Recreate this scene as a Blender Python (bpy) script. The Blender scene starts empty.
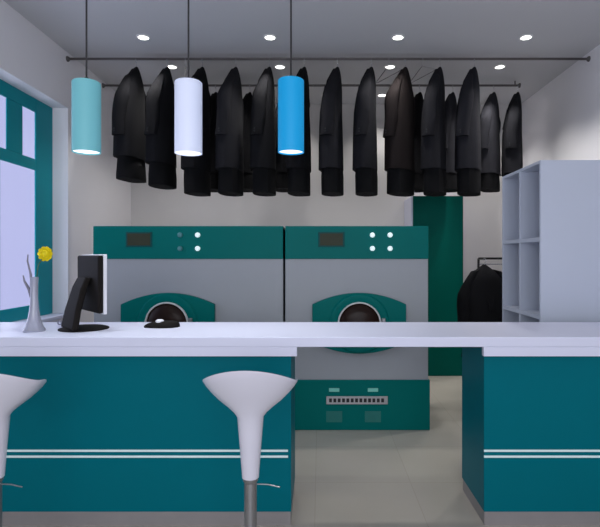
import bpy, bmesh, math, random
from mathutils import Vector, Matrix
PI = math.pi
S = bpy.context.scene
COL = S.collection
random.seed(7)

# ------------------------------------------------------------------ camera
H = 1.52
cam = bpy.data.cameras.new('camera'); camo = bpy.data.objects.new('camera', cam); COL.objects.link(camo)
camo.location = (0, 0, H); camo.rotation_euler = (PI/2, 0, 0)
cam.sensor_width = 36; cam.lens = 30; cam.shift_x = -20/600; cam.shift_y = -6.5/600; cam.clip_start = .05
S.camera = camo

# ------------------------------------------------------------------ world, daylight, exposure
w = bpy.data.worlds.new('world'); S.world = w; w.use_nodes = True
wb = w.node_tree.nodes['Background']
wb.inputs['Color'].default_value = (.60, .62, .93, 1); wb.inputs['Strength'].default_value = 1.0
S.view_settings.view_transform = 'Standard'; S.view_settings.look = 'None'
S.view_settings.exposure = 0.0; S.view_settings.gamma = 1; S.view_settings.use_curve_mapping = False

def area(name, loc, rot, sx, sy, power, col):
    l = bpy.data.lights.new(name, 'AREA'); l.shape = 'RECTANGLE'; l.size = sx; l.size_y = sy
    l.energy = power; l.color = col
    o = bpy.data.objects.new(name, l); COL.objects.link(o); o.location = loc; o.rotation_euler = rot
    return o
# added fill from behind the camera, and daylight through the window on the left
area('front_fill_light', (0, -2.3, 1.9), (math.radians(84), 0, 0), 4.6, 2.4, 115, (.93, .97, 1.0))
area('window_daylight', (-3.1, 4.1, 2.0), (0, math.radians(-90), 0), 2.0, 1.9, 22, (.84, .88, 1.0))

# ------------------------------------------------------------------ materials
def s2l(c):
    return tuple(((v/255)/12.92 if v/255 <= .04045 else ((v/255+.055)/1.055)**2.4) for v in c)
def mat(name, rgb, rough=.5, metal=0, bump=0, bscale=40, var=0, vscale=3, spec=.5, coat=0, emit=None, estr=0, trans=0, alpha=1, ior=1.45):
    m = bpy.data.materials.new(name); m.use_nodes = True
    nt = m.node_tree; b = nt.nodes['Principled BSDF']
    c = s2l(rgb)
    b.inputs['Base Color'].default_value = (*c, 1)
    b.inputs['Roughness'].default_value = rough; b.inputs['Metallic'].default_value = metal
    b.inputs['Specular IOR Level'].default_value = spec; b.inputs['Coat Weight'].default_value = coat
    b.inputs['Coat Roughness'].default_value = .08
    b.inputs['Transmission Weight'].default_value = trans; b.inputs['IOR'].default_value = ior
    if emit: b.inputs['Emission Color'].default_value = (*s2l(emit), 1); b.inputs['Emission Strength'].default_value = estr
    tc = nt.nodes.new('ShaderNodeTexCoord')
    if var:
        n = nt.nodes.new('ShaderNodeTexNoise'); n.inputs['Scale'].default_value = vscale; n.inputs['Detail'].default_value = 4
        nt.links.new(tc.outputs['Object'], n.inputs['Vector'])
        r = nt.nodes.new('ShaderNodeMapRange'); r.inputs['To Min'].default_value = 1-var; r.inputs['To Max'].default_value = 1+var
        nt.links.new(n.outputs['Fac'], r.inputs['Value'])
        x = nt.nodes.new('ShaderNodeVectorMath'); x.operation = 'SCALE'; x.inputs[0].default_value = c
        nt.links.new(r.outputs['Result'], x.inputs['Scale']); nt.links.new(x.outputs['Vector'], b.inputs['Base Color'])
    if bump:
        n2 = nt.nodes.new('ShaderNodeTexNoise'); n2.inputs['Scale'].default_value = bscale; n2.inputs['Detail'].default_value = 3
        nt.links.new(tc.outputs['Object'], n2.inputs['Vector'])
        bp = nt.nodes.new('ShaderNodeBump'); bp.inputs['Strength'].default_value = bump; bp.inputs['Distance'].default_value = .01
        nt.links.new(n2.outputs['Fac'], bp.inputs['Height']); nt.links.new(bp.outputs['Normal'], b.inputs['Normal'])
    return m
M = {}
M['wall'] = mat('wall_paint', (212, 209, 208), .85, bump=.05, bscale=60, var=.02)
M['wall_lit'] = mat('wall_paint_lit', (238, 236, 240), .85, bump=.05, bscale=60, var=.02)  # wall paint lightened to carry the brighter light on the side walls
M['ceiling'] = mat('ceiling_paint', (200, 200, 203), .9, var=.02)
M['teal'] = mat('teal_laminate', (0, 103, 116), .4, var=.04, vscale=2, spec=.07)
M['teal_machine'] = mat('teal_enamel', (0, 106, 102), .4, var=.03, spec=.07)
M['teal_side'] = mat('teal_cabinet_paint', (0, 90, 80), .5, var=.04, spec=.07)
M['teal_win'] = mat('teal_window_paint', (0, 140, 152), .45, var=.03, spec=.2)
M['white_top'] = mat('white_solid_surface', (216, 218, 238), .35, var=.01)
M['stripe'] = mat('white_inlay', (225, 245, 245), .3)
M['kick'] = mat('brushed_grey_kick_plate', (150, 146, 146), .45, metal=.3, var=.1, vscale=6)
M['grey_enamel'] = mat('grey_enamel', (158, 162, 168), .45, var=.02, spec=.3)
M['dark_gap'] = mat('dark_rubber', (18, 22, 26), .6)
M['chrome'] = mat('chrome', (215, 215, 220), .18, metal=1)
M['steel'] = mat('brushed_steel', (150, 150, 152), .35, metal=.9)
M['rail'] = mat('grey_rail_metal', (92, 88, 88), .4, metal=.6)
M['glass_dark'] = mat('dark_door_glass', (34, 18, 12), .3, spec=.2, var=.5, vscale=6)
M['screen_brown'] = mat('brown_display_glass', (54, 58, 44), .5, spec=.2, var=.35, vscale=9)
M['bezel'] = mat('display_bezel', (16, 78, 78), .5, spec=.15)
M['button'] = mat('white_button', (235, 245, 245), .3, emit=(215, 245, 245), estr=.45)
M['button_dim'] = mat('unlit_button', (70, 130, 135), .3)
M['label'] = mat('pale_green_plate', (120, 205, 190), .5)
M['label_dim'] = mat('faded_teal_plate', (24, 112, 106), .5, var=.12, vscale=20)
M['shelf'] = mat('pale_shelf_board', (188, 195, 211), .5, var=.015)
M['black_plastic'] = mat('black_plastic', (24, 21, 20), .7, spec=.12)
M['pale_plastic'] = mat('pale_plastic', (215, 215, 222), .4)
M['stool'] = mat('white_gloss_plastic', (212, 210, 222), .3, coat=.3)
M['twig'] = mat('grey_twig', (120, 118, 134), .6)
M['yellow'] = mat('yellow_petal', (226, 208, 20), .6, emit=None)
M['stem'] = mat('green_stem', (70, 100, 60), .6)
M['cable'] = mat('grey_cable', (150, 150, 165), .5)
M['vase'] = mat('smoky_glass', (190, 192, 210), .12, trans=.45, coat=.5)
M['lamp_trim'] = mat('white_lamp_trim', (225, 225, 225), .4)
M['lamp_glow'] = mat('downlight_glow', (255, 255, 250), .4, emit=(255, 253, 248), estr=5)
M['pend_glow'] = mat('pendant_glow', (255, 255, 255), .4, emit=(250, 252, 255), estr=1.2)
M['cord'] = mat('black_cord', (50, 48, 50), .5)
M['sh_aqua'] = mat('aqua_shade', (112, 180, 190), .45, emit=(105, 180, 192), estr=.2)
M['sh_white'] = mat('opal_white_shade', (220, 226, 245), .35, emit=(205, 215, 250), estr=.24)
M['sh_blue'] = mat('bright_blue_shade', (0, 140, 195), .5, emit=(0, 145, 205), estr=.42)
M['rack'] = mat('black_rack_metal', (30, 28, 28), .35, metal=.5)
def cloth(name, rgb): return mat(name, rgb, .85, bump=.5, bscale=260, var=.25, vscale=5, spec=.12)
FAB = [cloth('black_wool', (23, 23, 26)), cloth('charcoal_wool', (31, 31, 35)), cloth('soft_black_wool', (18, 18, 21)), cloth('brown_black_wool', (32, 27, 27)), cloth('grey_wool', (42, 42, 47)), cloth('dark_grey_wool', (34, 34, 39))]
TRO = cloth('black_trouser_cloth', (16, 16, 18))

# glass of the window
gm = bpy.data.materials.new('window_glass'); gm.use_nodes = True; nt = gm.node_tree; nt.nodes.clear()
out = nt.nodes.new('ShaderNodeOutputMaterial'); mx = nt.nodes.new('ShaderNodeMixShader'); tr = nt.nodes.new('ShaderNodeBsdfTransparent')
gl = nt.nodes.new('ShaderNodeBsdfGlossy'); gl.inputs['Roughness'].default_value = .03
tr.inputs['Color'].default_value = (.93, .94, .98, 1); mx.inputs['Fac'].default_value = .05
nt.links.new(tr.outputs[0], mx.inputs[1]); nt.links.new(gl.outputs[0], mx.inputs[2]); nt.links.new(mx.outputs[0], out.inputs[0])
M['pane'] = gm

# floor tiles
fm = bpy.data.materials.new('floor_tiles'); fm.use_nodes = True; nt = fm.node_tree; b = nt.nodes['Principled BSDF']
tc = nt.nodes.new('ShaderNodeTexCoord'); mp = nt.nodes.new('ShaderNodeMapping'); mp.inputs['Location'].default_value = (.03, .47, 0)
br = nt.nodes.new('ShaderNodeTexBrick'); br.offset = 0; br.inputs['Scale'].default_value = 1
br.inputs['Brick Width'].default_value = .64; br.inputs['Row Height'].default_value = .64; br.inputs['Mortar Size'].default_value = .003
br.inputs['Color1'].default_value = (*s2l((178, 172, 162)), 1); br.inputs['Color2'].default_value = (*s2l((174, 168, 159)), 1)
br.inputs['Mortar'].default_value = (*s2l((166, 160, 150)), 1); br.inputs['Mortar Smooth'].default_value = .3
nt.links.new(tc.outputs['Object'], mp.inputs['Vector']); nt.links.new(mp.outputs[0], br.inputs['Vector'])
ns = nt.nodes.new('ShaderNodeTexNoise'); ns.inputs['Scale'].default_value = 2.5; ns.inputs['Detail'].default_value = 5
nt.links.new(tc.outputs['Object'], ns.inputs['Vector'])
hx = nt.nodes.new('ShaderNodeMapRange'); hx.inputs['To Min'].default_value = .93; hx.inputs['To Max'].default_value = 1.05
nt.links.new(ns.outputs['Fac'], hx.inputs['Value'])
vm = nt.nodes.new('ShaderNodeVectorMath'); vm.operation = 'SCALE'
nt.links.new(br.outputs['Color'], vm.inputs[0]); nt.links.new(hx.outputs[0], vm.inputs['Scale']); nt.links.new(vm.outputs[0], b.inputs['Base Color'])
b.inputs['Roughness'].default_value = .22
M['floor'] = fm

# ------------------------------------------------------------------ mesh helpers
class MB:
    def __init__(s): s.bm = bmesh.new()
    def box(s, x0, x1, y0, y1, z0, z1, bevel=0, seg=2):
        vs = [s.bm.verts.new((x, y, z)) for x in (x0, x1) for y in (y0, y1) for z in (z0, z1)]
        F = [(0,1,3,2), (4,6,7,5), (0,4,5,1), (2,3,7,6), (0,2,6,4), (1,5,7,3)]
        fs = [s.bm.faces.new([vs[i] for i in f]) for f in F]
        if bevel:
            es = list({e for f in fs for e in f.edges})
            bmesh.ops.bevel(s.bm, geom=es, offset=bevel, segments=seg, affect='EDGES', profile=.5)
        return s
    def ring_loft(s, rings, cap0=True, cap1=True, closed=True):
        R = [[s.bm.verts.new(p) for p in r] for r in rings]
        n = len(R[0])
        for a, b_ in zip(R, R[1:]):
            for i in range(n if closed else n-1):
                j = (i+1) % n
                s.bm.faces.new((a[i], a[j], b_[j], b_[i]))
        if cap0: s.bm.faces.new(R[0][::-1])
        if cap1: s.bm.faces.new(R[-1])
        return s
    def lathe(s, prof, n=32, c=(0, 0, 0), axis='z', cap0=True, cap1=True):
        rings = []
        for r, h in prof:
            ring = []
            for i in range(n):
                a = 2*PI*i/n; p = (r*math.cos(a), r*math.sin(a), h)
                if axis == 'y': p = (p[0], h, p[1])
                if axis == 'x': p = (h, p[0], p[1])
                ring.append((c[0]+p[0], c[1]+p[1], c[2]+p[2]))
            rings.append(ring)
        return s.ring_loft(rings, cap0, cap1)
    def tube(s, pts, r, n=8, rx=None):
        pts = [Vector(p) for p in pts]; rings = []
        up = None
        for i, p in enumerate(pts):
            d = (pts[min(i+1, len(pts)-1)]-pts[max(i-1, 0)]).normalized()
            if up is None: up = Vector((0, 0, 1)) if abs(d.z) < .9 else Vector((1, 0, 0))
            a = d.cross(up).normalized(); b2 = a.cross(d).normalized(); up = b2
            rr = r[i] if isinstance(r, (list, tuple)) else r
            rings.append([p+a*rr*math.cos(2*PI*k/n)+b2*rr*math.sin(2*PI*k/n) for k in range(n)])
        return s.ring_loft(rings)
    def prism(s, outline, y0, y1):      # outline in xz, extruded along y
        a = [s.bm.verts.new((x, y0, z)) for x, z in outline]; b_ = [s.bm.verts.new((x, y1, z)) for x, z in outline]
        s.bm.faces.new(a); s.bm.faces.new(b_[::-1])
        for i in range(len(a)):
            j = (i+1) % len(a); s.bm.faces.new((a[i], b_[i], b_[j], a[j]))
        return s
    def build(s, name, m, parent=None, smooth=False, bevel=0, loc=None, rot=None, subd=0):
        bmesh.ops.recalc_face_normals(s.bm, faces=s.bm.faces)
        me = bpy.data.meshes.new(name); s.bm.to_mesh(me); s.bm.free()
        me.materials.append(m)
        if smooth:
            for p in me.polygons: p.use_smooth = True
            try: me.set_sharp_from_angle(angle=math.radians(42))
            except Exception: pass
        o = bpy.data.objects.new(name, me); COL.objects.link(o)
        if parent: o.parent = parent
        if loc: o.location = loc
        if rot: o.rotation_euler = rot
        if bevel:
            md = o.modifiers.new('bevel', 'BEVEL'); md.width = bevel; md.segments = 2; md.limit_method = 'ANGLE'
        if subd:
            md = o.modifiers.new('subdivision', 'SUBSURF'); md.levels = subd; md.render_levels = subd
        return o
def tag(o, label, cat, group=None):
    o['label'] = label; o['category'] = cat
    if group: o['group'] = group
    return o
def thing(name, label, cat, loc=(0, 0, 0), rz=0, group=None):
    o = bpy.data.objects.new(name, None); COL.objects.link(o); o.location = loc; o.rotation_euler = (0, 0, rz)
    o.empty_display_size = .1
    return tag(o, label, cat, group)
def struct(o): o['kind'] = 'structure'; return o
def copy_tree(o, parent=None):
    c = o.copy(); COL.objects.link(c); c.parent = parent
    for ch in list(o.children): copy_tree(ch, c)
    return c

# ------------------------------------------------------------------ room shell
XL, XR, YB, YF, ZC = -2.63, 2.80, 6.96, -2.4, H+2.13
XW = -2.79          # window plane
WT = .32            # wall thickness
struct(MB().box(XL-WT, XR+.15, YF-.15, YB+.15, -.1, 0).build('floor', M['floor']))
struct(MB().box(XL-WT, XR+.15, YF-.15, YB+.15, ZC, ZC+.1).build('ceiling', M['ceiling']))
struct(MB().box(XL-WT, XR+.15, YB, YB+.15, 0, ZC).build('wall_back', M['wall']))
struct(MB().box(XR, XR+.15, YF, YB, 0, ZC).build('wall_right', M['wall_lit']))
WY0, WY1, WZ0, WZ1 = 2.35, 5.22, .93, 3.075
wl = MB()
wl.box(XL-WT, XL, WY1, YB, 0, ZC).box(XL-WT, XL, YF, WY0, 0, ZC)
wl.box(XL-WT, XL, WY0, WY1, WZ1, ZC).box(XL-WT, XL, WY0, WY1, 0, WZ0)
struct(wl.build('wall_left', M['wall_lit']))
wf = MB()
wf.box(XL-WT, XR+.15, YF-.15, YF, 2.6, ZC).box(XL-WT, -1.6, YF-.15, YF, 0, 2.6).box(1.6, XR+.15, YF-.15, YF, 0, 2.6)
struct(wf.build('wall_front', M['wall']))

# window with teal frame: (y ranges of bays)
win = bpy.data.objects.new('window_1', None); COL.objects.link(win); struct(win)
fx0, fx1 = XW-.016, XW
def frame_bars(bars, name):
    f = MB()
    for y0, y1, z0, z1, xo in bars: f.box(fx0, fx1+xo*.4, y0, y1, z0, z1)
    return f.build(name, M['teal_win'], win, bevel=.006)
ytop, ybot = 2.94, 1.055
bars = [(4.91, 5.22, WZ0, WZ1, 0), (WY0, 4.91, ytop, WZ1, 0), (WY0, 4.91, WZ0, ybot, 0), (WY0, 2.50, ybot, ytop, 0),
        (2.50, 4.91, 2.37, 2.48, 0), (4.46, 4.70, 2.48, ytop, -.008), (3.98, 4.20, 2.48, ytop, -.008), (3.55, 3.75, 2.48, ytop, -.008),
        (3.05, 3.3, 2.48, ytop, -.008), (4.24, 4.37, ybot, 2.37, -.008), (3.55, 3.70, ybot, 2.37, -.008)]
frame_bars(bars, 'window_frame')
MB().box(XW-.014, XW-.009, 2.5, 4.91, ybot, ytop).build('window_pane', M['pane'], win)
MB().box(XL-.165, XL+.02, WY0, WY1, WZ0-.03, WZ0+.002).build('window_sill', M['white_top'], win, bevel=.004)

# ------------------------------------------------------------------ counter
BR_L, BR_R = -.128, .911
FY = 2.78; BY = 3.42; TZ = 1.075; UZ = 1.019; AZ = .967
ct = thing('countertop', 'long white countertop running across the room, thinner over the walkway gap', 'countertop', (0, FY, 0))
t_ = MB(); t_.box(XL, XR, 0, BY-FY, UZ, TZ)
t_.build('top_slab', M['white_top'], ct, bevel=.004)
MB().box(XL, BR_L, 0, .035, AZ, UZ).build('front_apron', M['white_top'], ct, bevel=.002)
MB().box(BR_R, XR, 0, .035, AZ, UZ).build('front_apron', M['white_top'], ct, bevel=.002)
def base(x0, x1, label, end_left):
    r = thing('counter_base', label, 'counter', ((x0+x1)/2, 2.83, 0)); cx = (x0+x1)/2; a, b2 = x0-cx, x1-cx
    MB().box(a, b2, 0, .44, .077, UZ).build('body', M['teal'], r, bevel=.003)
    MB().box(a+.004, b2-.004, .004, .43, 0, .077).build('kick_plate', M['kick'], r)
    for z in (.424, .391):
        MB().box(a, b2-(.018 if end_left is False else 0), -.003, .004, z-.006, z+.006).build('stripe', M['stripe'], r)
    # drawers and a cupboard on the staff side
    n = 4; wd = (b2-a)/n
    for i in range(n):
        d = MB().box(a+i*wd+.01, a+(i+1)*wd-.01, .44, .455, .1, .98).build('door', M['teal'], r, bevel=.002)
        MB().box(a+i*wd+wd/2-.06, a+i*wd+wd/2+.06, .455, .475, .9, .915).build('handle', M['steel'], d, bevel=.003)
    return r
base(XL, -.163, 'long teal counter base with two white stripes, left of the walkway gap', False)
base(.928, XR, 'teal counter base with two white stripes, right of the walkway gap', True)

# ------------------------------------------------------------------ dry-cleaning machines
def arc_panel(cx, cz, hw, hs, rise, n=24):
    """barrel outline: straight sides of half height hs, bulging top and bottom"""
    pts = []
    for i in range(n+1):
        t = -1+2*i/n; pts.append((cx+hw*t, cz+hs+rise*(1-t*t)))
    for i in range(n+1):
        t = 1-2*i/n; pts.append((cx+hw*t, cz-hs-rise*(1-t*t)))
    return pts
def machine(x0, x1, cdoor, label, lit):
    MY = 4.39; top = H+31/113.9; wd = x1-x0
    r = thing('dry_cleaning_machine', label, 'machine', (x0, MY, 0), 0, 'dry cleaning machines behind the counter')
    z_p = H-2/113.9; z_l = H-123/113.9
    MB().box(0, wd, .012, 1.3, .0, top-.012).build('body', M['grey_enamel'], r, bevel=.006)
    MB().box(-.002 if 0 else 0, wd, 0, .3, z_p, top).build('control_panel', M['teal_machine'], r, bevel=.005)
    MB().box(0, wd+.012, -.004, .06, 0.0, z_l).build('lower_panel', M['teal_machine'], r, bevel=.005)
    sc = MB().box(.29, .52, -.008, .01, H+10/113.9, H+25/113.9).build('display', M['bezel'], r, bevel=.003)
    MB().box(.305, .505, -.011, .0, H+11.5/113.9, H+23.5/113.9).build('screen', M['screen_brown'], sc)
    for k, (dx, z) in enumerate(((.765, 22), (.92, 22), (.765, 8.5), (.92, 8.5))):
        dim = (not lit) and dx < .9
        q = MB().lathe([(.0225, .0), (.0225, -.012), (.016, -.018)], 16, (dx, 0, H+z/113.9), 'y')
        q.build('button', M['button_dim'] if dim else M['button'], r, smooth=True)
    cz = H-66/113.9
    fr = MB().prism(arc_panel(cdoor, cz, .41, .165, .10), -.03, .012).build('door_surround', M['teal_machine'], r, bevel=.005)
    # raised teal dish
    MB().lathe([(.265, -.028), (.25, -.045), (.205, -.05), (.185, -.04)], 40, (cdoor, 0, cz), 'y', False, False).build('door_collar', M['teal_machine'], r, smooth=True)
    dr = MB().lathe([(.188, -.03), (.190, -.06), (.184, -.07), (.177, -.066), (.174, -.04)], 40, (cdoor, 0, cz), 'y', False, False).build('door_ring', M['lamp_trim'], r, smooth=True)
    MB().lathe([(.177, -.045), (.155, -.068), (.1, -.082), (.05, -.089), (.001, -.091)], 40, (cdoor, 0, cz), 'y').build('door_glass', M['glass_dark'], dr, smooth=True)
    MB().box(cdoor+.19, cdoor+.225, -.075, -.03, cz-.05, cz+.05).build('door_handle', M['steel'], dr, bevel=.006)
    # lower panel fittings
    for dx in (.43, .77):
        MB().box(dx-.045, dx+.045, -.009, .0, H-134.5/113.9, H-131/113.9).build('name_plate', M['label'], r)
        MB().box(dx-.07, dx+.07, -.007, .0, H-165/113.9, H-154/113.9).build('cover_plate', M['label_dim'], r)
    z0, z1 = H-147/113.9, H-139/113.9
    g = MB().box(.36, .9, -.012, .0, z0, z1)
    g.build('vent_strip', M['steel'], r, bevel=.002)
    g = MB()
    for i in range(13): g.box(.385+i*.038, .41+i*.038, -.0135, -.011, z0+.018, z1-.018)
    g.build('vent_slots', M['dark_gap'], r)
    return r
sM = 500/4.39
machine((93-320)/sM, (283-320)/sM, (168.5-93)/sM, 'wide teal and grey dry cleaning machine, the left one, behind the monitor', False)
machine((285.2-320)/sM, (428.5-320)/sM, (359-285.2)/sM, 'teal and grey dry cleaning machine with visible lower panel, the right one', True)

# ------------------------------------------------------------------ tall teal cabinet
cb = thing('tall_cabinet', 'tall dark teal cupboard against the back wall, right of the machines', 'cabinet', (1.19, 6.39, 0))
MB().box(-.02, .64, .022, .56, 0, H+.78).build('carcass', M['white_top'], cb, bevel=.003)
dd = MB().box(0, .64, 0, .02, .0, H+.78).build('door', M['teal_side'], cb, bevel=.002)
MB().box(.05, .07, -.035, 0, .95, 1.15).build('handle', M['steel'], dd, bevel=.004)

# ------------------------------------------------------------------ shelf unit
SX, SY0, SY1, ST = 1.592, 3.61, 4.37, H+.70
sh = thing('cubby_shelf', 'pale grey open cubby shelf unit standing behind the right end of the counter', 'shelf', (SX, SY0, 0))
SD = .62; DY = SY1-SY0; bt = .022
for y0 in (0, DY/2-bt/2, DY-bt):
    MB().box(0, SD, y0, y0+bt, 0, ST).build('upright_panel', M['shelf'], sh, bevel=.0015)
for k in range(5):
    z = ST-bt-k*.565
    if z < .02: z = .02
    for j in range(2):
        y0 = bt+j*(DY/2-bt/2+0); y1 = DY/2-bt/2 if j == 0 else DY-bt
        if j == 1: y0 = DY/2+bt/2
        MB().box(0.001, SD, y0, y1, z, z+bt+ (0.008 if 0 < k else 0)).build('shelf_board', M['shelf'], sh)
MB().box(SD, SD+.01, 0, DY, 0, ST).build('back_panel', M['shelf'], sh)

# ------------------------------------------------------------------ garments
def section(z, hw, hd, ph, amp, n=28, e=2.6, cx=0, cy=0):
    r = []
    for i in range(n):
        a = 2*PI*i/n; ca, sa = math.cos(a), math.sin(a)
        k = (abs(ca)**e+abs(sa)**e)**(-1/e)
        q = 1+amp*(math.sin(5*a+ph)+.6*math.sin(9*a+2.1*ph))
        r.append((cx+hw*k*ca*q, cy+hd*k*sa*q, z))
    return r
def make_jacket(fab, L=1.1, TL=1.31, seed=0, hw=.2, trousers=True, sl=.80, hd=.095, k=1):
    rnd = random.Random(seed); ph = rnd.random()*6
    r = thing('suit_jacket', '', 'jacket')
    # body
    prof = [(-.062, .01, .01, 0), (-.075, .022, .02, 0), (-.11, .048, .036, 0), (-.16, .085, .052, .004), (-.22, .125, .068, .008), (-.29, .16, .082, .012), (-.4, hw*.95, hd*.98, .015),
            (-.55, hw*1.03, hd*1.08, .02), (-.7, hw*1.07, hd*1.14, .025), (-.9, hw*1.1, hd*1.18, .03), (-L, hw*1.12, hd*1.2, .035)]
    prof = [((z*k if z > -.45 else z), a, b2, c) for z, a, b2, c in prof]
    fw = lambda z: -.065*min(1, max(0, (-z-.06)/.4))
    MB().ring_loft([section(z, a, b2, ph+z*.8, am, cx=.004*math.sin(z*7), cy=fw(z)) for z, a, b2, am in prof]).build('jacket_body', fab, r, smooth=True)
    # lapels
    lf = lambda z: .3+.75*min(1, max(0, (-z-.07)/.3))
    for s in (-1, 1):
        q = MB(); o = [(s*.012, -.08), (s*.035, -.13), (s*.07, -.22), (s*.04, -.255), (s*.065, -.28), (s*.012, -.5)]
        a = [q.bm.verts.new((x, fw(z)-hd*lf(z)-.008, z)) for x, z in o]; b2 = [q.bm.verts.new((x, fw(z)-hd*lf(z)+.02, z)) for x, z in o]
        q.bm.faces.new(a); q.bm.faces.new(b2[::-1])
        for i in range(len(a)): j = (i+1) % len(a); q.bm.faces.new((a[i], b2[i], b2[j], a[j]))
        q.build('lapel', fab, r)
    # sleeves
    for s in (-1, 1):
        rings = []
        N = 12
        for i in range(N+1):
            t = i/N; z = -.19*k-(sl-.19*k)*t
            rad = .062*(1-.12*t)*min(1, .5+t*1.5)
            cx = s*(.095/k**.5+(hw*.93+.03-.095/k**.5)*math.sin(min(1, t*2.0)*PI/2)); cy = -.03-.05*t+.006*math.sin(9*t+ph)
            rings.append(section(z, rad*.95, rad*1.2, ph+3*t, .03, 16, 2.2, cx, cy))
        rings.insert(0, section(-.155*k, .012, .018, 0, 0, 16, 2, s*.075, -.025))
        sv = MB().ring_loft(rings).build('sleeve', fab, r, smooth=True)
        for bz in (.03, .055):
            MB().lathe([(.008, 0), (.008, .006)], 8, (s*(hw*.93+.09), -.09, -sl+bz), 'x').build('cuff_button', M['dark_gap'], sv)
    MB().lathe([(.011, 0), (.011, -.006)], 8, (0.02, -.06-hd*1.06, -.58), 'y').build('front_button', M['dark_gap'], r)
    if trousers:
        q = MB()
        prof = [(-.8, .14, .05, 0), (-1.0, .19, .098, .02), (-1.2, .195, .112, .03), (-TL, .19+.012*rnd.random(), .11, .03)]
        q.ring_loft([section(z, a, b2, ph-z*2, am, 20, cy=-.055) for z, a, b2, am in prof]).build('trousers', TRO, r, smooth=True)
    # hanger: shoulders bar and wire hook
    hk = [(0, 0, -.1), (0, 0, -.03), (.004, 0, -.018), (.016, 0, -.006), (.018, 0, .008), (.010, 0, .022), (-.004, 0, .026), (-.014, 0, .018), (-.017, 0, .008)]
    h = MB().tube([(-.11, 0, -.24*k), (-.06, 0, -.16*k), (0, 0, -.1*k), (.06, 0, -.16*k), (.11, 0, -.24*k)], [.008, .01, .011, .01, .008], 8).build('hanger', M['rack'], r, smooth=True)
    MB().tube(hk, .003, 6).build('hanger_hook', M['chrome'], h, smooth=True)
    return r

R1Y, R1Z = 5.2, H+2.06
R2Y, R2Z = 6.05, H+2.075
def rail(y, z, x0, x1, label, r=.013, brackets=()):
    t = thing('garment_rail', label, 'rail', (0, y, z))
    MB().lathe([(r, x0), (r, x1)], 14, (0, 0, 0), 'x').build('rail_tube', M['rail'], t, smooth=True)
    for x in (x0, x1):
        s = 1 if x < 0 else -1
        MB().lathe([(r*2.2, x), (r*2.2, x+s*.01), (r*1.3, x+s*.025)], 16, (0, 0, 0), 'x').build('end_flange', M['rail'], t, smooth=True)
    for x in brackets:
        MB().lathe([(.008, 0), (.008, ZC-z)], 8, (x, 0, 0), 'z').build('ceiling_bracket', M['rail'], t, smooth=True)
    return t
rail(R1Y, R1Z, XL, XR, 'grey metal garment rail running wall to wall just below the ceiling, the nearer one', brackets=())
rail(R2Y, R2Z, XL, (520-320)*R2Y/500, 'grey metal garment rail under the ceiling, the farther one behind the jackets', brackets=(2.36,))

G1 = 'jackets on the front rail'; G2 = 'jackets on the rear rail'
protos = {}
def hang(px, yy, zz, rot, fab, seed, label, group, L=1.1, TL=1.31, hw=.2, sl=.82, trousers=True, hd=.102, sc=1):
    key = (fab, L, TL, hw, sl, hd)
    if key not in protos:
        o = make_jacket(FAB[fab], L, TL, seed, hw, trousers, sl, hd); protos[key] = o
    else:
        o = copy_tree(protos[key])
    o['label'] = label; o['group'] = group
    o.location = ((px-320)*yy/500, yy, zz); o.rotation_euler = (0, 0, math.radians(rot))
    return o
# hook px, rotation of shoulder axis, fabric, L, TL, hw, hd
row1 = [
 (136.5, -98, 0, 1.02, 1.24, .20, 'first black suit jacket from the left on the front rail, right of the aqua pendant'),
 (167.5, -96, 0, 1.08, 1.31, .20, 'second black suit jacket from the left on the front rail'),
 (202.5, -98, 2, 1.14, 1.385, .20, 'third black suit jacket from the left, partly behind the white pendant lamp'),
 (236, -98, 1, 1.14, 1.385, .20, 'fourth jacket from the left on the front rail, charcoal, right of the white pendant'),
 (269.5, -97, 0, 1.14, 1.385, .20, 'fifth black suit jacket from the left, just left of the blue pendant lamp'),
 (304.5, -97, 2, 1.14, 1.385, .20, 'sixth black suit jacket from the left, peeking out behind the blue pendant lamp'),
 (337.5, -99, 1, 1.14, 1.385, .20, 'seventh jacket from the left, slim charcoal, with clear gaps on both sides'),
 (371.5, -103, 1, 1.14, 1.385, .20, 'eighth jacket from the left, charcoal, fifth from the right on the front rail'),
 (405.5, -124, 3, 1.14, 1.385, .20, 'ninth jacket from the left with brownish collar, above the machine right edge'),
 (440, -112, 1, 1.14, 1.385, .20, 'tenth dark jacket from the left, above the tall teal cupboard'),
 (474.5, -117, 5, 1.14, 1.385, .20, 'last jacket on the right of the front rail, wide, dark grey'),
]
for i, (px, rot, fab, L, TL, hw, lab) in enumerate(row1):
    hang(px, R1Y, R1Z-.022, rot, fab, i, lab, G1, L, TL, hw)
row2 = [
 (216, -100, 2, 'dark jacket on the rear rail showing between the white pendant and charcoal jacket'),
 (250, -100, 2, 'black jacket on the rear rail, seen left of the fifth front jacket'),
 (287, -100, 2, 'black jacket on the rear rail, hidden mostly behind the blue pendant lamp'),
 (420, -124, 2, 'black jacket on the rear rail, between the ninth and tenth front jackets'),
 (453, -118, 4, 'grey jacket on the rear rail, between the tenth and last front jackets'),
 (494, -124, 4, 'grey jacket on the rear rail, just right of the last front jacket'),
 (518, -112, 1, 'rightmost charcoal jacket, on the end of the rear rail above the cubby shelf'),
]
for i, (px, rot, fab, lab) in enumerate(row2):
    hang(px, R2Y, R2Z-.018, rot, fab, 20+i, lab, G2, 1.06, 1.25, .19, .78)

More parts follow.
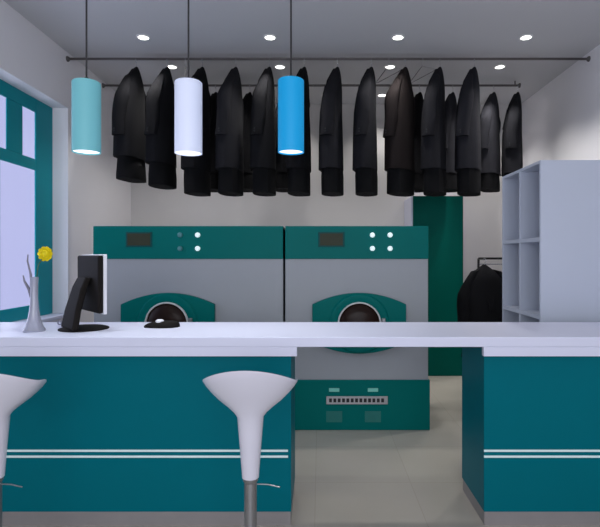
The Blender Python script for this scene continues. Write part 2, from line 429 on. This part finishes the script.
# empty wire hangers
def wire_hanger(px, yy, zz, rot, label):
    t = thing('wire_hanger', label, 'hanger', ((px-320)*yy/500, yy, zz), math.radians(rot), 'empty wire hangers')
    p = [(0, 0, -.06), (.2, 0, -.15), (.21, 0, -.165), (.19, 0, -.172), (-.19, 0, -.172), (-.21, 0, -.165), (-.2, 0, -.15), (0, 0, -.06)]
    MB().tube(p, .003, 6).build('wire_shoulders', M['chrome'], t, smooth=True)
    MB().tube([(0, 0, -.06), (0, 0, -.03), (.016, 0, -.006), (.018, 0, .008), (.010, 0, .022), (-.004, 0, .026), (-.017, 0, .008)], .003, 6).build('hook', M['chrome'], t, smooth=True)
wire_hanger(388, R1Y, R1Z-.018, -62, 'empty wire hanger on the front rail between the eighth and ninth jackets')
wire_hanger(422, R1Y, R1Z-.018, -65, 'empty wire hanger on the front rail between the ninth and tenth jackets')
wire_hanger(185, R1Y, R1Z-.018, -66, 'empty wire hanger on the front rail behind the white pendant')

# ------------------------------------------------------------------ clothes rack on the right
RY = 5.25; RZ = 1.505
rk = thing('clothes_rack', 'low black metal clothes rack holding dark coats, left of the cubby shelf', 'clothes rack', (1.665, RY, 0))
rl = 1.08
MB().tube([(0, 0, RZ), (rl, 0, RZ)], .012, 10).build('hanging_bar', M['rack'], rk, smooth=True)
for x in (0, rl):
    MB().tube([(x, 0, RZ), (x, 0, .05)], .012, 10).build('post', M['rack'], rk, smooth=True)
    MB().box(x-.02, x+.02, -.25, .25, .02, .05).build('foot', M['rack'], rk, bevel=.005)
MB().tube([(0, 0, RZ-.06), (rl, 0, RZ-.06)], .006, 10).build('lower_bar', M['chrome'], rk, smooth=True)
MB().tube([(0, 0, .2), (rl, 0, .2)], .01, 10).build('brace', M['rack'], rk, smooth=True)
coat = None
labs = ['nearest black coat at the left end of the low clothes rack', 'second black coat on the low rack, right behind the leftmost coat',
        'third black coat on the low rack, partly hidden by the shelf', 'fourth black coat on the low rack, behind the cubby shelf']
MB().tube([(0, 0, RZ-.01), (0, -.19, RZ-.01)], .006, 8).build('end_hook', M['rack'], rk, smooth=True)
for i, (dx, dy, rot) in enumerate(((0.005, -.17, 8), (.44, 0, 62), (.69, 0, 64), (.93, 0, 66))):
    if coat is None:
        coat = make_jacket(FAB[2], .95, 1.2, 77, .24, True, .78, .085, .55); o = coat
    else: o = copy_tree(coat)
    o.location = (1.665+dx, RY+dy, RZ-.014-(.012 if i == 0 else 0)); o.rotation_euler = (0, 0, math.radians(rot)); o['label'] = labs[i]; o['group'] = 'coats on the low rack'
    o['category'] = 'coat'; o.name = 'black_coat'

# ------------------------------------------------------------------ ceiling downlights
rows = [(3.30, (-1.75, -.50, .75, 2.0)), (1.8, (-1.75, -.50, .75, 2.0)), (4.84, (-1.71, -.484, .755, 1.994)), (5.59, (-1.655, -.447, .783, 2.01)), (6.57, (-1.63, -.43, .815, 2.03))]  # first two rows are unseen lights added to raise the light level
desc = [['first', 'second', 'third', 'fourth'], ['', '', 'nearest', 'middle', 'rear']]
dl = None
for ri, (y, xs) in enumerate(rows):
    for xi, x in enumerate(xs):
        if dl is None:
            dl = thing('downlight', '', 'ceiling light')
            MB().lathe([(.066, 0), (.066, -.006), (.05, -.01), (.048, 0)], 28, (0, 0, 0), 'z', False, False).build('trim_ring', M['lamp_trim'], dl, smooth=True)
            MB().lathe([(.05, 0), (.05, -.004), (.03, -.007), (.001, -.008)], 28, (0, 0, 0), 'z', False).build('lens', M['lamp_glow'], dl, smooth=True)
            o = dl
        else: o = copy_tree(dl)
        o.location = (x, y, ZC)
        o['label'] = 'small round white recessed ceiling light, %s from the left in the %s row' % (desc[0][xi], desc[1][ri]); o['group'] = 'recessed ceiling lights'
        if ri < 2: o['label'] = 'unseen ceiling light added for brightness above the counter and stools'
        l = bpy.data.lights.new('downlight_beam', 'SPOT'); l.energy = (8, 7, 46, 44, 36)[ri]*(1.7 if xi == 3 else 1); l.spot_size = math.radians(110); l.spot_blend = .8; l.shadow_soft_size = .04; l.color = (1, .975, .94)
        lo = bpy.data.objects.new('downlight_beam', l); COL.objects.link(lo); lo.location = (x, y, ZC-.02)

# ------------------------------------------------------------------ pendants
PD = 2.9; sP = 500/PD
def pendant(px, ytop_, ybot_, wpx, m, label, tint):
    x = (px-320)/sP; z1 = H+(257-ytop_)/sP; z0 = H+(257-ybot_+2.5)/sP; r = wpx/2/sP
    t = thing('pendant_lamp', label, 'pendant lamp', (x, PD, z0), 0, 'cylinder pendant lamps over the counter')
    h = z1-z0
    MB().lathe([(r-.004, .006), (r-.004, 0), (r, 0), (r, h-.006), (r-.006, h), (.02, h+.0)], 40, (0, 0, 0), 'z', False, True).build('lamp_shade', m, t, smooth=True)
    MB().lathe([(r-.004, .008), (.001, .008)], 40, (0, 0, 0), 'z', False, True).build('diffuser', M['pend_glow'], t)
    MB().lathe([(.018, h), (.016, h+.02), (.006, h+.03)], 16, (0, 0, 0)).build('cord_cap', M['cord'], t, smooth=True)
    MB().lathe([(.0055, h+.02), (.0055, ZC-z0)], 8, (0, 0, 0)).build('cord', M['cord'], t, smooth=True)
    MB().lathe([(.05, ZC-z0-.025), (.055, ZC-z0)], 24, (0, 0, 0)).build('ceiling_rose', M['lamp_trim'], t, smooth=True)
    l = bpy.data.lights.new('pendant_beam', 'SPOT'); l.energy = 16; l.spot_size = math.radians(125); l.spot_blend = .9; l.shadow_soft_size = .06; l.color = tint
    lo = bpy.data.objects.new('pendant_beam', l); COL.objects.link(lo); lo.location = (x, PD, z0-.01)
pendant(86.5, 82, 155, 27, M['sh_aqua'], 'pale aqua cylinder pendant lamp, leftmost of the three', (.9, .97, 1))
pendant(188.5, 82, 156, 27, M['sh_white'], 'glowing white cylinder pendant lamp, middle of the three', (.92, .94, 1))
pendant(291, 80, 155, 26, M['sh_blue'], 'bright blue cylinder pendant lamp, rightmost of the three', (.9, .95, 1))

# ------------------------------------------------------------------ bar stools
def stool(px, label):
    y = 2.27; s = 500/y; x = (px-320)/s
    r = thing('bar_stool', label, 'bar stool', (x, y, 0), 0, 'white bar stools at the counter')
    # seat shell: lower surface lofted from stalk to rim; rim dips at front, rises at the back and at both wings
    N = 48
    hz = lambda p: H-(p-257)/s
    zr = hz(381)                      # wing tip height
    def rim(a):
        ca, sa = math.cos(a), math.sin(a)
        rx = .214*math.copysign(abs(ca)**1.0, ca); ry = .175*sa
        z = zr + (.08*(-sa)**1.5 if sa < 0 else -.075*sa**1.5)   # back (towards camera, sa<0) up, front down
        return Vector((rx, ry, z))
    outer = [(1.0, 1.0), (.93, .86), (.82, .68), (.66, .47), (.48, .28), (.34, .12), (.27, 0.0)]
    zb = hz(416)
    rings = []
    for f, hfr in outer:
        ring = []
        for i in range(N):
            a = 2*PI*i/N; p = rim(a); z = zb+(p.z-zb)*hfr
            rr = f; ex = p.x*rr; ey = p.y*rr
            if f < .5:
                m_ = (f-.27)/.23; rad = .060+.05*max(0, m_)
                tx = rad*math.cos(a); ty = rad*math.sin(a); k = max(0, min(1, (f-.27)/.25)); ex = tx*(1-k)+ex*k; ey = ty*(1-k)+ey*k
            ring.append((ex, ey, z))
        rings.append(ring)
    for hh, rad in ((430, .0545), (450, .047), (470, .040), (477, .038)):
        rings.append([(rad*math.cos(2*PI*i/N), rad*math.sin(2*PI*i/N), hz(hh)) for i in range(N)])
    rings = rings[::-1]
    # rim thickness and inner bowl
    rings.append([tuple(rim(2*PI*i/N)*1.0+Vector((0, 0, .006))) for i in range(N)])
    for f, d in ((.95, .004), (.8, .03), (.55, .055), (.3, .068), (.05, .072)):
        rings.append([(rim(2*PI*i/N).x*f, rim(2*PI*i/N).y*f, rim(2*PI*i/N).z*f+zr*(1-f)+.004-d*1.0) for i in range(N)])
    MB().ring_loft(rings).build('seat', M['stool'], r, smooth=True)
    MB().lathe([(.0, hz(477)-.002), (.034, hz(477)-.002), (.034, hz(480)), (.028, hz(482))][1:], 24).build('collar', M['steel'], r, smooth=True)
    MB().lathe([(.028, .03), (.028, hz(481))], 28).build('gas_lift_post', M['steel'], r, smooth=True)
    MB().lathe([(.205, 0), (.205, .008), (.19, .016), (.09, .03), (.04, .05), (.034, .07)], 48).build('base_disc', M['chrome'], r, smooth=True)
    MB().tube([(.03, 0, hz(484)), (.08, -.01, hz(483.5)), (.135, -.02, hz(485))], .003, 8).build('lift_lever', M['steel'], r, smooth=True)
stool(250.5, 'white scoop seat bar stool in front of the counter near the walkway gap')
stool(-5, 'white scoop seat bar stool cut off by the left edge of the photo')

# ------------------------------------------------------------------ things on the counter
# monitor
mo = thing('computer_monitor', 'black computer monitor seen from behind on the left of the counter', 'monitor', (-1.425, 3.10, TZ))
ang = math.radians(48)           # direction the screen faces (world): away from us, to the right
n = Vector((math.sin(ang), math.cos(ang), 0)); 
rzm = -ang+0.0                    # local +y = screen normal
mo.rotation_euler = (0, 0, rzm)
MB().lathe([(.0, 0), (.145, 0), (.145, .006), (.12, .014), (.04, .02)][1:], 40, (-.02, -.03, 0)).build('base', M['black_plastic'], mo, smooth=True)
q = MB()     # leaning support plate behind the panel
def slab_pts(y, z, hw, th): return [(-hw, y-th, z), (hw, y-th, z), (hw, y+th, z), (-hw, y+th, z)]
q.ring_loft([slab_pts(-.12, .012, .12, .018), slab_pts(-.10, .12, .108, .018), slab_pts(-.06, .26, .09, .02), slab_pts(-.034, .32, .08, .018)])
q.build('stand', M['black_plastic'], mo, bevel=.008)
pn = MB().box(-.20, .20, -.018, .014, .11, .455).build('back_shell', M['black_plastic'], mo, bevel=.01)
MB().box(-.206, .206, .012, .032, .104, .461).build('bezel', M['pale_plastic'], mo, bevel=.004)
MB().box(-.185, .185, .030, .034, .125, .445).build('screen', M['glass_dark'], mo)

# vase with twigs and yellow flower
vz = thing('vase', 'slim grey glass vase with flared foot on the left end of the counter', 'vase', (-1.715, 3.0, TZ))
MB().lathe([(.06, 0), (.063, .006), (.05, .03), (.036, .07), (.026, .13), (.021, .2), (.021, .28), (.024, .325), (.022, .325), (.018, .28), (.018, .2), (.022, .13), (.03, .06), (.001, .03)], 32).build('vase_body', M['vase'], vz, smooth=True)
tw = thing('dried_twigs', 'bare grey twigs standing in the slim vase beside the window', 'twigs', (-1.715, 3.0, TZ))
MB().tube([(0, 0, .05), (-.01, 0, .25), (-.02, 0, .34), (-.04, 0, .42), (-.037, 0, .46)], [.005, .005, .006, .005, .003], 8).build('twig', M['twig'], tw, smooth=True)
MB().tube([(.004, .0, .08), (-.012, 0, .18), (-.03, 0, .25), (-.058, 0, .30), (-.066, 0, .335)], [.006, .008, .009, .006, .003], 8).build('twig', M['twig'], tw, smooth=True)
MB().tube([(-.012, .0, .1), (-.016, 0, .2), (-.02, 0, .34), (-.033, .0, .39), (-.036, .0, .40)], [.005, .007, .007, .004, .002], 8).build('twig', M['twig'], tw, smooth=True)
fl = thing('yellow_flower', 'single yellow bloom rising from the vase in front of the window frame', 'flower', (-1.715, 3.0, TZ+.018))
MB().tube([(.006, .01, .06), (.008, .01, .3), (.02, .01, .38), (.045, .012, .42), (.058, .022, .445)], .0025, 6).build('stem', M['stem'], fl, smooth=True)
rb = random.Random(4)
q = MB()
for lay, (nn, rr, tilt) in enumerate(((10, .046, .1), (9, .04, .5), (7, .03, 1.0))):
    for i in range(nn):
        a = 2*PI*i/nn+lay*.4; d = Vector((math.cos(a)*math.cos(tilt), math.sin(a)*math.cos(tilt)*1.0, math.sin(tilt)))
        side = Vector((-math.sin(a), math.cos(a), 0)); c = Vector((.06, .014, .446)); up = d.cross(side)
        pts = []
        for t, wd in ((0, .004), (.4, .012), (.8, .014), (1, .005)):
            p = c+d*rr*t+up*(-.006*math.sin(t*PI))
            pts.append([p-side*wd+up*.001, p+side*wd+up*.001, p+side*wd-up*.001, p-side*wd-up*.001])
        q.ring_loft([[Vector((v.x, .014-(v.z-.446), .446+(v.y-.014))) for v in p] for p in pts])
q.build('petals', M['yellow'], fl, smooth=False)
MB().lathe([(.001, .01), (.02, .006), (.024, -.008), (.016, -.02), (.001, -.026)], 16, (.06, .014, .446), 'y').build('flower_centre', M['yellow'], fl, smooth=True)

# coiled cable
pts = []
for i in range(90):
    t = i/89; a = t*2*PI*4.5
    pts.append((-1.665+.10*t+.012*math.cos(a*1.3), 3.17+.045*math.sin(a)+.02*t, TZ+.012+.022*(1+math.cos(a+1))*.8*(1-.4*t)))
tag(MB().tube(pts, .004, 6).build('coiled_cable', M['cable'], None, smooth=True), 'tangled pale grey cable on the counter between the vase and monitor', 'cable')

# low black gadget of unknown use, with white spot
gx = (163-320)*3.17/500
gd = thing('black_gadget', 'low flat black handheld device with a white spot on the counter right of the monitor', 'device', (gx, 3.17, TZ))
o_ = [(-.108, 0), (-.04, .030), (.02, .042), (.07, .035), (.11, .016), (.1, -.004), (.05, -.038), (-.02, -.05), (-.08, -.035)]
q = MB(); 
o2 = [(x*1.0, y*1.3) for x, y in [(-.112, -.02), (-.06, .03), (0, .05), (.06, .045), (.1, .02), (.095, -.01), (.06, -.035), (0, -.045), (-.07, -.035)]]
q.ring_loft([[(x, y, 0) for x, y in o2], [(x, y, .012) for x, y in o2], [(x*.85+.01, y*.8, .03) for x, y in o2], [(x*.6+.02, y*.55, .038) for x, y in o2]])
q.build('housing', M['black_plastic'], gd, smooth=True)
MB().lathe([(.026, .028), (.026, .042), (.018, .05), (.001, .052)], 20, (-.018, -.01, 0)).build('button', M['pale_plastic'], gd, smooth=True)  # pale disc stands in for the round white highlight on the device
